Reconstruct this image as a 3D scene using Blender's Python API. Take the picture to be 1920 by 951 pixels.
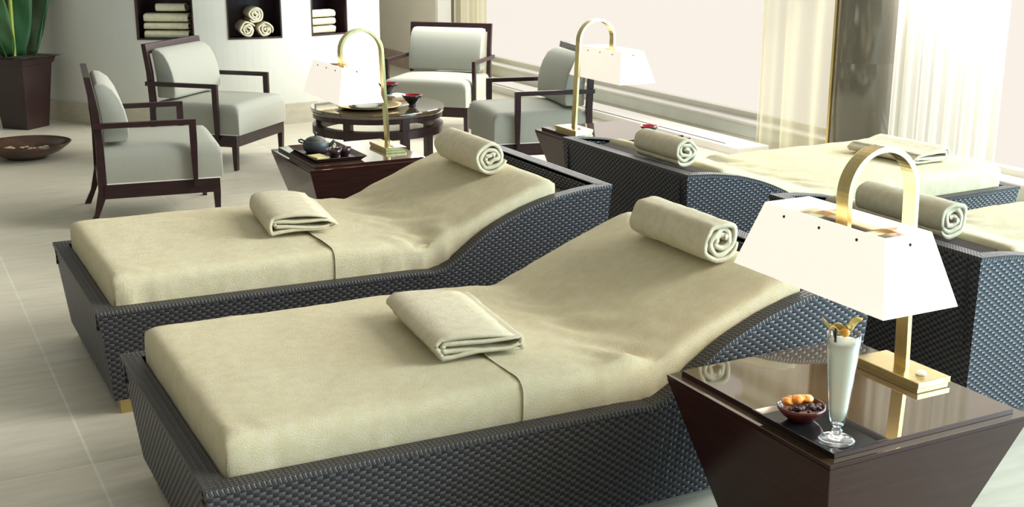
import bpy, bmesh, math, random
from mathutils import Vector, Matrix, noise
from math import sin, cos, pi, radians
random.seed(7)
for o in list(bpy.data.objects): bpy.data.objects.remove(o)
sc = bpy.context.scene
COL = sc.collection

# ---------------------------------------------------------------- camera
F_PX, PITCH, YAW, CAM_H, ROLL = 2298.96, .26694, .48198, 1.6, .002615
cd = bpy.data.cameras.new('camera'); cam = bpy.data.objects.new('camera', cd); COL.objects.link(cam)
fw = Vector((sin(YAW)*cos(PITCH), cos(YAW)*cos(PITCH), -sin(PITCH)))
rt = Vector((cos(YAW), -sin(YAW), 0)); up = rt.cross(fw)
rt, up = cos(ROLL)*rt+sin(ROLL)*up, cos(ROLL)*up-sin(ROLL)*rt
m = Matrix((rt, up, -fw)).transposed().to_4x4(); m.translation = (0, 0, CAM_H)
cam.matrix_world = m
cd.sensor_fit = 'HORIZONTAL'; cd.sensor_width = 36; cd.lens = F_PX*36/1920
cd.clip_start = .05; cd.clip_end = 200
sc.camera = cam

# ---------------------------------------------------------------- exposure, world, light
vs = sc.view_settings
vs.view_transform = 'Standard'; vs.look = 'None'; vs.exposure = 0; vs.gamma = 1; vs.use_curve_mapping = False
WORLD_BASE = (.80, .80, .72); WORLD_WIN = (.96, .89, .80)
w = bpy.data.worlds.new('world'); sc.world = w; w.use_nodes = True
nt = w.node_tree; nt.nodes.clear()
wo = nt.nodes.new('ShaderNodeOutputWorld'); bg = nt.nodes.new('ShaderNodeBackground')
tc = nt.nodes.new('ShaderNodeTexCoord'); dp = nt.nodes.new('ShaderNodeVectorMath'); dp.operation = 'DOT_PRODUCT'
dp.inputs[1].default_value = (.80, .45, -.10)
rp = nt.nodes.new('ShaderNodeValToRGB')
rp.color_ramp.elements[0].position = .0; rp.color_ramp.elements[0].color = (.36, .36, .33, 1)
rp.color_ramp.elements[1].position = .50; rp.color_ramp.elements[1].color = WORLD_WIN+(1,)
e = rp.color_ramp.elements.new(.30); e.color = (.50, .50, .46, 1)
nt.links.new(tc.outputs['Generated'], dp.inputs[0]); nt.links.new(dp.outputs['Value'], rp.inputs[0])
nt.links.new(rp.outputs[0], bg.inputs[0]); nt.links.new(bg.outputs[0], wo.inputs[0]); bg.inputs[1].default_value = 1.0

def lamp(name, kind, loc, aim, energy, color, **kw):
    l = bpy.data.lights.new(name, kind); l.energy = energy; l.color = color
    for k, v in kw.items(): setattr(l, k, v)
    o = bpy.data.objects.new(name, l); COL.objects.link(o); o.location = loc
    o.rotation_euler = (Vector(aim)-Vector(loc)).to_track_quat('-Z', 'Y').to_euler()
    return o
lamp('sun', 'SUN', (8.5, -1.6, 4.5), (0, 3.2, 0), 3.9, (1, .985, .95), angle=radians(34))
lamp('window_daylight', 'AREA', (6.4, -.6, 1.25), (0, -.5, 1.0), 600, (.42, .78, 1), shape='RECTANGLE', size=7.5, size_y=2.4)
lamp('window_glow', 'AREA', (5.82, 5.6, 1.52), (3.9, 4.6, 0), 235, (1, .985, .96), shape='RECTANGLE', size=8.5, size_y=.62)
lamp('overhead_fill', 'AREA', (1.2, 1.0, 3.4), (1.6, 3.6, 0), 15, (1, .93, .78), shape='RECTANGLE', size=3, size_y=3)  # unseen soft fill, added overhead and aimed at the loungers

# ---------------------------------------------------------------- materials
def newmat(name, color=(.8, .8, .8), rough=.6, spec=.5, metal=0., **kw):
    m = bpy.data.materials.new(name); m.use_nodes = True
    b = m.node_tree.nodes['Principled BSDF']
    b.inputs['Base Color'].default_value = tuple(color)+(1,)
    b.inputs['Roughness'].default_value = rough; b.inputs['Metallic'].default_value = metal
    b.inputs['Specular IOR Level'].default_value = spec
    for k, v in kw.items(): b.inputs[k].default_value = v
    return m, m.node_tree, b
def node(nt, t, **kw):
    n = nt.nodes.new(t)
    for k, v in kw.items(): setattr(n, k, v)
    return n
def noisy(name, c1, c2, scale, rough=.6, bump=0., bscale=None, spec=.5, metal=0., detail=4, coord='Object', stretch=None, bdist=.002, **kw):
    m, nt, b = newmat(name, c1, rough, spec, metal, **kw)
    tc = node(nt, 'ShaderNodeTexCoord'); mp = node(nt, 'ShaderNodeMapping')
    if stretch: mp.inputs['Scale'].default_value = stretch
    nt.links.new(tc.outputs[coord], mp.inputs[0])
    n = node(nt, 'ShaderNodeTexNoise'); n.inputs['Scale'].default_value = scale; n.inputs['Detail'].default_value = detail
    nt.links.new(mp.outputs[0], n.inputs['Vector'])
    r = node(nt, 'ShaderNodeValToRGB')
    r.color_ramp.elements[0].position = .35; r.color_ramp.elements[0].color = tuple(c1)+(1,)
    r.color_ramp.elements[1].position = .65; r.color_ramp.elements[1].color = tuple(c2)+(1,)
    nt.links.new(n.outputs[0], r.inputs[0]); nt.links.new(r.outputs[0], b.inputs['Base Color'])
    if bump:
        n2 = node(nt, 'ShaderNodeTexNoise'); n2.inputs['Scale'].default_value = bscale or scale; n2.inputs['Detail'].default_value = 7; n2.inputs['Roughness'].default_value = .75
        nt.links.new(mp.outputs[0], n2.inputs['Vector'])
        bp = node(nt, 'ShaderNodeBump'); bp.inputs['Strength'].default_value = bump; bp.inputs['Distance'].default_value = bdist
        nt.links.new(n2.outputs[0], bp.inputs['Height']); nt.links.new(bp.outputs[0], b.inputs['Normal'])
    return m
def wicker(name, ca, cb, su, sv, rough=.38, rim=False):
    m, nt, b = newmat(name, ca, rough, .62); b.inputs['Specular Tint'].default_value = (.72, .88, 1, 1)  # blue sheen of the daylight is put into the specular tint
    L = nt.links
    uv = node(nt, 'ShaderNodeUVMap'); sp = node(nt, 'ShaderNodeSeparateXYZ'); L.new(uv.outputs[0], sp.inputs[0])
    def M(op, a, bb=None, c=None):
        n = node(nt, 'ShaderNodeMath', operation=op)
        for i, x in enumerate((a, bb, c)):
            if x is None: continue
            if isinstance(x, (int, float)): n.inputs[i].default_value = x
            else: L.new(x, n.inputs[i])
        return n.outputs[0]
    U = M('DIVIDE', sp.outputs[0], su); V = M('DIVIDE', sp.outputs[1], sv)
    if rim: U = M('ADD', U, V)
    par = M('PINGPONG', M('ADD', M('FLOOR', U), M('FLOOR', V)), 1)
    par = M('GREATER_THAN', par, .5)
    su_ = M('ABSOLUTE', M('SINE', M('MULTIPLY', U, pi))); sv_ = M('ABSOLUTE', M('SINE', M('MULTIPLY', V, pi)))
    ha = M('MULTIPLY', M('POWER', sv_, .35), M('ADD', .7, M('MULTIPLY', su_, .3)))
    hb = M('MULTIPLY', M('POWER', su_, .5), M('ADD', .05, M('MULTIPLY', sv_, .25)))
    mixh = node(nt, 'ShaderNodeMix', data_type='FLOAT'); L.new(par, mixh.inputs[0]); L.new(ha, mixh.inputs[2]); L.new(hb, mixh.inputs[3])
    mc = node(nt, 'ShaderNodeMix', data_type='RGBA'); L.new(par, mc.inputs[0])
    mc.inputs[6].default_value = tuple(ca)+(1,); mc.inputs[7].default_value = tuple(cb)+(1,)
    n = node(nt, 'ShaderNodeTexNoise'); n.inputs['Scale'].default_value = 60; L.new(uv.outputs[0], n.inputs['Vector'])
    m2 = node(nt, 'ShaderNodeMix', data_type='RGBA', blend_type='MULTIPLY'); m2.inputs[0].default_value = .5
    L.new(mc.outputs[2], m2.inputs[6]); L.new(n.outputs[0], m2.inputs[7]); L.new(m2.outputs[2], b.inputs['Base Color'])
    mr = node(nt, 'ShaderNodeMix', data_type='FLOAT'); L.new(par, mr.inputs[0]); mr.inputs[2].default_value = rough; mr.inputs[3].default_value = rough+.25
    L.new(mr.outputs[0], b.inputs['Roughness'])
    ms = node(nt, 'ShaderNodeMix', data_type='FLOAT'); L.new(par, ms.inputs[0]); ms.inputs[2].default_value = .58; ms.inputs[3].default_value = .30
    L.new(ms.outputs[0], b.inputs['Specular IOR Level'])
    bp = node(nt, 'ShaderNodeBump'); bp.inputs['Strength'].default_value = 1.; bp.inputs['Distance'].default_value = .0034
    L.new(mixh.outputs[0], bp.inputs['Height']); L.new(bp.outputs[0], b.inputs['Normal'])
    return m

M_WICK = wicker('dark_wicker', (.094, .086, .086), (.030, .026, .028), .0150, .0105)
M_WRIM = wicker('wicker_rim', (.105, .095, .085), (.050, .042, .038), .006, .016, rim=True)
M_TERRY = noisy('terry_towel', (.79, .71, .45), (.84, .77, .53), 30, .95, 1., 240, .15, bdist=.006)
M_ROLL = noisy('terry_roll', (.74, .67, .46), (.81, .75, .55), 36, .95, 1., 240, .15, bdist=.005)
M_WHITETOWEL = noisy('niche_towel', (.68, .64, .44), (.78, .73, .54), 30, .95, .6, 200, .15, bdist=.003)
M_MAHOG = noisy('mahogany_lacquer', (.026, .009, .008), (.040, .014, .011), 6, .16, 0, None, .22, stretch=(1, 1, 14))
M_MAHOGTOP = noisy('mahogany_top', (.075, .050, .024), (.095, .064, .034), 6, .045, 0, None, 1., stretch=(1, 12, 1), **{'Coat Weight': .6, 'Coat IOR': 1.6, 'Coat Roughness': .03})
M_FRAME = noisy('chair_wood', (.020, .008, .009), (.034, .013, .013), 14, .32, 0, None, .45, stretch=(1, 1, 4))
M_UPH = noisy('upholstery', (.33, .335, .28), (.385, .39, .33), 420, .92, .35, 600, .2, bdist=.001)
M_BRASS = noisy('brushed_brass', (.60, .47, .20), (.68, .54, .25), 40, .26, 0, None, .5, metal=1., stretch=(1, 1, .1))
M_SHADEPLATE = newmat('shade_plate', (.42, .32, .20), .12, metal=1.)[0]
M_LAMPSHADE, _nt, _b = newmat('lamp_shade_linen', (.88, .85, .78), .8)
_b.inputs['Emission Color'].default_value = (1, .91, .80, 1); _b.inputs['Emission Strength'].default_value = .62
M_BLACK = newmat('black_lacquer', (.012, .013, .014), .12)[0]
M_STRAW = newmat('black_straw', (.01, .01, .01), .4)[0]
M_SWITCH = newmat('white_button', (.85, .85, .8), .4)[0]
M_IRON = noisy('cast_iron', (.030, .042, .046), (.045, .058, .062), 120, .45, .3, 300, .4, bdist=.001)
M_CUP = newmat('dark_glaze', (.028, .012, .014), .1)[0]
M_RED = newmat('red_lacquer', (.34, .008, .020), .18)[0]
M_BOWL = newmat('red_brown_glaze', (.10, .016, .012), .15)[0]
M_APRICOT = noisy('dried_apricot', (.80, .24, .02), (.88, .36, .05), 60, .4, .3, 90)
M_RAISIN = noisy('raisin', (.03, .012, .012), (.07, .03, .03), 200, .45, .8, 300)
M_HUSK = noisy('physalis_husk', (.62, .42, .12), (.76, .58, .22), 60, .7)
M_BERRY = newmat('physalis_berry', (.80, .38, .04), .25)[0]
M_LIQUID = newmat('milky_drink', (.80, .84, .72), .3, **{'Subsurface Weight': .3})[0]
M_PLASTER = noisy('plaster', (.66, .67, .60), (.69, .70, .63), 3, .85, .05, 60, .2)
M_PLASTER2 = noisy('plaster_recess', (.62, .58, .50), (.65, .60, .52), 3, .85)
M_SKIRT = noisy('limestone_skirting', (.50, .47, .36), (.56, .53, .42), 9, .4, 0, None, .4, stretch=(1, 1, 4))
M_SKIRTSHADE = noisy('recess_skirting_shaded', (.28, .20, .15), (.34, .25, .19), 9, .3, 0, None, .4)  # brownish because shadow and reflection are put into this skirting's colour
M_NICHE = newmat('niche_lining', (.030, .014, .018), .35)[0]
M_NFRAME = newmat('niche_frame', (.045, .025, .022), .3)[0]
M_SILL = noisy('white_marble', (.80, .78, .72), (.86, .84, .78), 3, .35)
M_SILLGREY = noisy('grey_marble', (.74, .76, .70), (.80, .82, .76), 4, .3)
M_WFRAME = newmat('window_frame_paint', (.76, .73, .64), .4)[0]
M_COLUMN = noisy('polished_granite', (.115, .105, .08), (.155, .143, .11), 320, .14, 0, None, .6, detail=8)
M_POT = noisy('pot_bronze', (.022, .010, .010), (.034, .016, .015), 5, .3)
M_SOIL = noisy('soil', (.02, .015, .01), (.04, .03, .02), 60, .9, .5, 60)
M_DISH = noisy('lacquered_dish', (.045, .020, .012), (.08, .036, .02), 8, .2)
M_PEBBLE = noisy('dried_petals', (.42, .32, .2), (.55, .45, .3), 30, .8)
M_LEAF = noisy('leaf_green', (.020, .085, .028), (.035, .13, .05), 7, .42, 0, None, .4, stretch=(1, 1, .2), **{'Subsurface Weight': .1})
M_LEAFDARK = noisy('leaf_dark', (.035, .06, .02), (.05, .08, .03), 7, .5, 0, None, .4)
M_MIDRIB = newmat('leaf_midrib', (.34, .42, .06), .4)[0]
M_GOLD = noisy('gold_leaf', (.50, .38, .14), (.60, .46, .20), 20, .3, metal=.8)
M_BOARD = noisy('bamboo_board', (.40, .26, .13), (.46, .32, .17), 10, .4)
M_NAPKIN = newmat('white_napkin', (.78, .78, .72), .8)[0]
M_GREENCLOTH = newmat('pale_green_cloth', (.55, .52, .26), .8)[0]
M_BLOCK = newmat('block_wood', (.055, .040, .030), .75, .2)[0]
M_DECK = newmat('lounger_deck', (.035, .028, .028), .6)[0]

# glass that lets daylight through
def thin_glass(name, tint, refl):
    m = bpy.data.materials.new(name); m.use_nodes = True; nt = m.node_tree; nt.nodes.clear()
    o = nt.nodes.new('ShaderNodeOutputMaterial'); t = nt.nodes.new('ShaderNodeBsdfTransparent'); g = nt.nodes.new('ShaderNodeBsdfGlossy')
    t.inputs[0].default_value = tint; g.inputs['Roughness'].default_value = .02
    f = nt.nodes.new('ShaderNodeLayerWeight'); f.inputs[0].default_value = .5
    mu = nt.nodes.new('ShaderNodeMath'); mu.operation = 'POWER'; mu.inputs[1].default_value = refl
    x = nt.nodes.new('ShaderNodeMixShader'); nt.links.new(f.outputs['Facing'], mu.inputs[0]); nt.links.new(mu.outputs[0], x.inputs[0])
    nt.links.new(t.outputs[0], x.inputs[1]); nt.links.new(g.outputs[0], x.inputs[2]); nt.links.new(x.outputs[0], o.inputs[0]); return m
M_GLASS = thin_glass('window_glass', (1, 1, 1, 1), 9)
M_DRINKGLASS = thin_glass('drinking_glass', (.95, .97, .97, 1), 2.6)
M_CLEAR = newmat('solid_glass', (.95, .97, .97), .03, **{'Transmission Weight': .92, 'IOR': 1.45})[0]
# sheer curtain
def sheer(name, trans, col):
    m = bpy.data.materials.new(name); m.use_nodes = True; nt = m.node_tree; nt.nodes.clear()
    o = nt.nodes.new('ShaderNodeOutputMaterial'); t = nt.nodes.new('ShaderNodeBsdfTransparent')
    d = nt.nodes.new('ShaderNodeBsdfDiffuse'); d.inputs[0].default_value = col
    tl = nt.nodes.new('ShaderNodeBsdfTranslucent'); tl.inputs[0].default_value = col
    a = nt.nodes.new('ShaderNodeMixShader'); a.inputs[0].default_value = .55
    x = nt.nodes.new('ShaderNodeMixShader')
    lw = nt.nodes.new('ShaderNodeLayerWeight'); lw.inputs[0].default_value = .35
    r = nt.nodes.new('ShaderNodeMapRange'); r.inputs[3].default_value = 1-trans; r.inputs[4].default_value = min(1, 1-trans+.45)
    nt.links.new(lw.outputs['Facing'], r.inputs[0]); nt.links.new(r.outputs[0], x.inputs[0])
    nt.links.new(d.outputs[0], a.inputs[1]); nt.links.new(tl.outputs[0], a.inputs[2])
    nt.links.new(t.outputs[0], x.inputs[1]); nt.links.new(a.outputs[0], x.inputs[2]); nt.links.new(x.outputs[0], o.inputs[0]); return m
M_SHEER = sheer('sheer_voile', .50, (.72, .69, .50, 1))
M_SHEERW = sheer('sheer_voile_white', .32, (.70, .70, .62, 1))

# floor tiles
M_FLOOR, nt, b = newmat('limestone_floor', (.6, .58, .48), .32, .4)
tc = node(nt, 'ShaderNodeTexCoord'); mp = node(nt, 'ShaderNodeMapping'); mp.inputs['Location'].default_value = (-.46, -.61, 0)
nt.links.new(tc.outputs['Object'], mp.inputs[0])
br = node(nt, 'ShaderNodeTexBrick'); br.offset = 0; br.squash = 1
for k, v in {'Scale': 1, 'Mortar Size': .005, 'Brick Width': 1.0, 'Row Height': 1.0, 'Mortar Smooth': .3, 'Bias': 0}.items(): br.inputs[k].default_value = v
br.inputs['Color1'].default_value = (.66, .62, .49, 1); br.inputs['Color2'].default_value = (.73, .69, .56, 1); br.inputs['Mortar'].default_value = (.80, .78, .66, 1)
nt.links.new(mp.outputs[0], br.inputs[0])
n = node(nt, 'ShaderNodeTexNoise'); n.inputs['Scale'].default_value = 5; n.inputs['Detail'].default_value = 8
mp2 = node(nt, 'ShaderNodeMapping'); mp2.inputs['Scale'].default_value = (1, 5, 1); nt.links.new(tc.outputs['Object'], mp2.inputs[0]); nt.links.new(mp2.outputs[0], n.inputs[0])
r = node(nt, 'ShaderNodeValToRGB'); r.color_ramp.elements[0].position = .3; r.color_ramp.elements[0].color = (.84, .84, .82, 1); r.color_ramp.elements[1].position = .7
nt.links.new(n.outputs[0], r.inputs[0])
mx = node(nt, 'ShaderNodeMix', data_type='RGBA', blend_type='MULTIPLY'); mx.inputs[0].default_value = 1
nt.links.new(br.outputs[0], mx.inputs[6]); nt.links.new(r.outputs[0], mx.inputs[7]); nt.links.new(mx.outputs[2], b.inputs['Base Color'])

# ---------------------------------------------------------------- helpers
def tag(o, label=None, cat=None, group=None, kind=None):
    if label: o['label'] = label
    if cat: o['category'] = cat
    if group: o['group'] = group
    if kind: o['kind'] = kind
    return o
def thing(name, label, cat, loc=(0, 0, 0), rz=0, group=None):
    o = bpy.data.objects.new(name, None); COL.objects.link(o); o.location = loc; o.rotation_euler = (0, 0, rz)
    o.empty_display_size = .05
    return tag(o, label, cat, group)
def link(name, bm, mats, parent=None, smooth=False, bevel=0, subsurf=0, loc=None, rz=0, recalc=True):
    if recalc: bmesh.ops.recalc_face_normals(bm, faces=bm.faces)
    me = bpy.data.meshes.new(name); bm.to_mesh(me); bm.free()
    for mt in (mats if isinstance(mats, (list, tuple)) else [mats]): me.materials.append(mt)
    if smooth:
        for p in me.polygons: p.use_smooth = True
    o = bpy.data.objects.new(name, me); COL.objects.link(o)
    if parent: o.parent = parent
    if loc: o.location = loc
    if rz: o.rotation_euler = (0, 0, rz)
    if bevel:
        b = o.modifiers.new('bevel', 'BEVEL'); b.width = bevel; b.segments = 2; b.limit_method = 'ANGLE'; b.angle_limit = radians(40)
    if subsurf:
        s = o.modifiers.new('sub', 'SUBSURF'); s.levels = subsurf; s.render_levels = subsurf
    return o
def struct(name, bm, mt, **kw):
    return tag(link(name, bm, mt, **kw), kind='structure')
def hexa(bm, pts):   # 8 points: bottom 4 (ccw), top 4
    v = [bm.verts.new(p) for p in pts]
    fs = [(3, 2, 1, 0), (4, 5, 6, 7), (0, 1, 5, 4), (1, 2, 6, 5), (2, 3, 7, 6), (3, 0, 4, 7)]
    return [bm.faces.new([v[i] for i in f]) for f in fs]
def box(bm, x0, x1, y0, y1, z0, z1):
    return hexa(bm, [(x0, y0, z0), (x1, y0, z0), (x1, y1, z0), (x0, y1, z0), (x0, y0, z1), (x1, y0, z1), (x1, y1, z1), (x0, y1, z1)])
def frustum(bm, cx, cy, a0, b0, z0, a1, b1, z1):
    return hexa(bm, [(cx+s*a, cy+t*b, z) for a, b, z in ((a0, b0, z0), (a1, b1, z1)) for s, t in ((-1, -1), (1, -1), (1, 1), (-1, 1))])
def prism(bm, prof, y0, y1, axis='y'):   # closed 2-D profile (x,z) extruded along y
    A = [bm.verts.new((x, y0, z)) for x, z in prof]; B = [bm.verts.new((x, y1, z)) for x, z in prof]
    n = len(prof); bm.faces.new(A); bm.faces.new(B[::-1])
    for i in range(n): bm.faces.new((A[i], A[(i+1) % n], B[(i+1) % n], B[i]))
def lathe(bm, prof, seg=40, cx=0, cy=0, cz=0, sx=1, sy=1):
    rings = []
    for r, z in prof:
        if r < 1e-5: rings.append([bm.verts.new((cx, cy, cz+z))])
        else: rings.append([bm.verts.new((cx+sx*r*cos(2*pi*i/seg), cy+sy*r*sin(2*pi*i/seg), cz+z)) for i in range(seg)])
    for a, b in zip(rings, rings[1:]):
        for i in range(seg):
            j = (i+1) % seg
            if len(a) == 1 and len(b) == 1: continue
            if len(a) == 1: bm.faces.new((a[0], b[i], b[j]))
            elif len(b) == 1: bm.faces.new((a[i], a[j], b[0]))
            else: bm.faces.new((a[i], a[j], b[j], b[i]))
def tube(bm, pts, r, seg=10, cap=True):
    pts = [Vector(p) for p in pts]; rings = []
    for i, p in enumerate(pts):
        d = (pts[min(i+1, len(pts)-1)]-pts[max(i-1, 0)]).normalized()
        a = d.orthogonal().normalized(); b = d.cross(a)
        if rings:
            a = (prev-d*prev.dot(d)).normalized(); b = d.cross(a)
        prev = a
        rr = r[i] if isinstance(r, (list, tuple)) else r
        rings.append([bm.verts.new(p+rr*(cos(2*pi*k/seg)*a+sin(2*pi*k/seg)*b)) for k in range(seg)])
    for A, B in zip(rings, rings[1:]):
        for k in range(seg): bm.faces.new((A[k], A[(k+1) % seg], B[(k+1) % seg], B[k]))
    if cap: bm.faces.new(rings[0][::-1]); bm.faces.new(rings[-1])
def rbox(x0, x1, y0, y1, z0, z1, r, n=3):
    """soft rounded box"""
    bm = bmesh.new(); box(bm, x0, x1, y0, y1, z0, z1)
    bmesh.ops.bevel(bm, geom=list(bm.edges), offset=r, segments=n, affect='EDGES', profile=.5)
    return bm
def interp(prof, x):
    if x <= prof[0][0]: return prof[0][1]
    for (a, za), (b, zb) in zip(prof, prof[1:]):
        if x <= b: return za+(zb-za)*(x-a)/(b-a)
    return prof[-1][1]
def smooth_interp(prof, x, h=.035):
    return sum(interp(prof, x+h*k/3) for k in range(-3, 4))/7
def copy_thing(src, loc, rz=None, label=None, group=None, scale=None):
    def cp(o, parent):
        c = o.copy(); COL.objects.link(c)
        if parent: c.parent = parent; c.matrix_parent_inverse = o.matrix_parent_inverse.copy()
        for ch in kids.get(o, []): cp(ch, c)
        return c
    kids = {}
    for o in bpy.data.objects:
        if o.parent: kids.setdefault(o.parent, []).append(o)
    c = cp(src, None); c.location = loc
    if rz is not None: c.rotation_euler = (0, 0, rz)
    if label: c['label'] = label
    if group: c['group'] = group
    return c

# ================================================================= STRUCTURE
bm = bmesh.new(); box(bm, -2.5, 6.12, -1.5, 15.5, -.12, 0); struct('floor', bm, M_FLOOR)
# curved niche wall
WCX, WCY, WR, WH = 2.87, 11.185, 1.675, 3.0
NICHES = [(-126.6, -111.3), (-102.6, -88.1), (-79.4, -67.3)]; NZ0, NZ1, ND = .685, 1.16, .30
angs = sorted(set([-159 + i*(159-52.8)/54 for i in range(55)] + [a for n_ in NICHES for a in n_]))
def wp(a, r=WR): return (WCX+r*cos(radians(a)), WCY+r*sin(radians(a)))
bm = bmesh.new(); zs = [0, NZ0, NZ1, WH]
def inn(a, b): return any(n0-1e-4 <= a and b <= n1+1e-4 for n0, n1 in NICHES)
cols = [[bm.verts.new(wp(a)+(z,)) for z in zs] for a in angs]
for i in range(len(angs)-1):
    for k in range(3):
        if k == 1 and inn(angs[i], angs[i+1]): continue
        bm.faces.new((cols[i][k], cols[i+1][k], cols[i+1][k+1], cols[i][k+1]))
# straight continuation at the left, return at the right
p0 = wp(-159); pl = (p0[0]-.44*4.2, p0[1]+.9*4.2)
a_ = [bm.verts.new((pl[0], pl[1], z)) for z in (0, WH)]; bm.faces.new((a_[0], cols[0][0], cols[0][1], cols[0][2], cols[0][3], a_[1]))
pe = wp(-52.8)
b_ = [bm.verts.new((pe[0]+.05, pe[1]+4.2, z)) for z in (0, WH)]; bm.faces.new((cols[-1][0], b_[0], b_[1], cols[-1][3], cols[-1][2], cols[-1][1]))
struct('wall_left', bm, M_PLASTER)
bm = bmesh.new()   # skirting
prev = None
pts = [pl]+[wp(a) for a in angs]+[(pe[0]+.05, pe[1]+4.2)]
outer = [(pl[0]-.012, pl[1]-.006)]+[wp(a, WR+.014) for a in angs]+[(pe[0]+.064, pe[1]+4.2)]
for i in range(len(pts)-1):
    (x0, y0), (x1, y1) = outer[i], outer[i+1]; (u0, v0), (u1, v1) = pts[i], pts[i+1]
    A = [bm.verts.new(q) for q in ((x0, y0, 0), (x1, y1, 0), (x1, y1, .165), (x0, y0, .165))]; bm.faces.new(A)
    B = [bm.verts.new(q) for q in ((x0, y0, .165), (x1, y1, .165), (u1, v1, .165), (u0, v0, .165))]; bm.faces.new(B)
bmesh.ops.remove_doubles(bm, verts=bm.verts, dist=1e-4)
struct('baseboard_left', bm, M_SKIRT)
for k, (n0, n1) in enumerate(NICHES):
    bm = bmesh.new(); sa = [n0+(n1-n0)*i/6 for i in range(7)]
    am = radians((n0+n1)/2); dx, dy = -cos(am)*ND, -sin(am)*ND
    F = [[bm.verts.new(wp(a, WR)+(z,)) for z in (NZ0, NZ1)] for a in sa]
    Bk = [[bm.verts.new((wp(a, WR)[0]+dx, wp(a, WR)[1]+dy, z)) for z in (NZ0, NZ1)] for a in sa]
    for i in range(6):
        bm.faces.new((Bk[i][0], Bk[i+1][0], Bk[i+1][1], Bk[i][1]))
        bm.faces.new((F[i][0], F[i+1][0], Bk[i+1][0], Bk[i][0])); bm.faces.new((F[i][1], F[i+1][1], Bk[i+1][1], Bk[i][1]))
    for i in (0, 6): bm.faces.new((F[i][0], Bk[i][0], Bk[i][1], F[i][1]))
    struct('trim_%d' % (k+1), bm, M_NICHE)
    bm = bmesh.new(); t = .35      # thin frame around the mouth
    def strip(a0, a1, z0, z1):
        q = [a0+(a1-a0)*i/6 for i in range(7)]
        for i in range(6):
            c = [wp(a, r)+(z,) for r, z in ((WR-.02, z0), (WR+.004, z0), (WR+.004, z1), (WR-.02, z1)) for a in (q[i], q[i+1])]
            hexa(bm, [c[0], c[1], c[3], c[2], c[6], c[7], c[5], c[4]])
    strip(n0, n1, NZ0, NZ0+.012); strip(n0, n1, NZ1-.012, NZ1); strip(n0, n0+t, NZ0, NZ1); strip(n1-t, n1, NZ0, NZ1)
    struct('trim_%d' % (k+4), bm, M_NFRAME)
# recessed wall behind the armchairs
bm = bmesh.new(); box(bm, 5.25, 5.37, 11.72, 15.2, 0, WH); struct('wall_back', bm, M_PLASTER2)
bm = bmesh.new(); box(bm, 5.235, 5.25, 11.72, 15.2, 0, .17); struct('baseboard_back', bm, M_SKIRTSHADE)
bm = bmesh.new(); box(bm, 5.235, 5.385, 11.66, 11.72, 0, WH); struct('trim_7', bm, M_SILL)
# window wall: curb, plinth, sill, frame and glass
bm = bmesh.new(); box(bm, 5.30, 5.58, 6.75, 13.9, 0, .055); struct('trim_8', bm, M_SILL, bevel=.004)
bm = bmesh.new(); box(bm, 5.345, 5.353, 6.95, 13.0, .0555, .058); struct('trim_9', bm, M_MAHOG)
bm = bmesh.new(); box(bm, 5.86, 6.10, 1.5, 15.2, 0, .10); struct('trim_10', bm, M_SILLGREY, bevel=.003)
bm = bmesh.new(); box(bm, 5.835, 6.10, 1.5, 15.2, .10, .118); struct('trim_11', bm, M_SILL, bevel=.003)
bm = bmesh.new(); box(bm, 6.0, 6.07, 1.5, 15.2, .118, .158); box(bm, 6.0, 6.07, 1.5, 15.2, 2.9, 3.0)
for y in (1.5, 5.95, 15.14): box(bm, 6.0, 6.07, y, y+.06, .158, 2.9)
wf = struct('window_1', bm, M_WFRAME)
bm = bmesh.new()
for y, y2 in ((1.56, 5.95), (6.01, 15.14)): box(bm, 6.03, 6.038, y, y2, .158, 2.9)
link('window_pane', bm, M_GLASS, wf)

# ================================================================= COLUMNS AND CURTAINS
def column(x, y, label, group=None):
    t = thing('round_column', label, 'column', (x, y, 0))
    bm = bmesh.new(); lathe(bm, [(0, 0), (.2, 0), (.2, .72), (.1993, .723), (.1993, .727), (.2, .73), (.2, 3.0), (0, 3.0)], 64)
    link('shaft', bm, M_COLUMN, t, smooth=False)
    for p in t.children[0].data.polygons if t.children else []: p.use_smooth = True
    o = [c for c in bpy.data.objects if c.parent == t][0]
    for p in o.data.polygons: p.use_smooth = abs(p.normal.z) < .5
    bm = bmesh.new(); lathe(bm, [(.2, 0), (.215, 0), (.215, .05), (.2, .055)], 64); link('base_ring', bm, M_COLUMN, t)
    bm = bmesh.new(); box(bm, -.222, -.205, .045, .065, 0, 3.0)
    o = link('brass_edge_strip', bm, M_BRASS, t); o['label'] = 'bright brass edge strip beside the granite shaft'
    return t
column(5.66, 5.955, 'polished dark granite column standing beside the sheer curtains at right')
column(5.66, 12.42, 'far dark column beyond the facing armchair, beside the recessed wall')
def curtain(y0, y1, x, label, mt, folds, amp=.035, seed=0):
    bm = bmesh.new(); n = max(24, int(folds*14)); zs = [.02, .6, 1.4, 2.2, 2.95]; g = []
    for i in range(n+1):
        u = i/n; y = y0+(y1-y0)*u
        ph = 2*pi*folds*u + 1.3*sin(5*u+seed)
        row = []
        for z in zs:
            k = .8+.3*sin(seed+3*u+z*.6)
            row.append(bm.verts.new((x+amp*k*sin(ph)+.012*sin(2.3*ph+seed), y+.012*cos(ph), z)))
        g.append(row)
    for i in range(n):
        for k in range(len(zs)-1): bm.faces.new((g[i][k], g[i+1][k], g[i+1][k+1], g[i][k+1]))
    t = thing('sheer_curtain', label, 'curtain', (0, 0, 0), group=None)
    link('curtain_panel', bm, mt, t, smooth=True)
    bm = bmesh.new(); box(bm, x-.045, x+.045, y0, y1, 2.93, 2.97); link('heading_tape', bm, mt, t)
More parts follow.
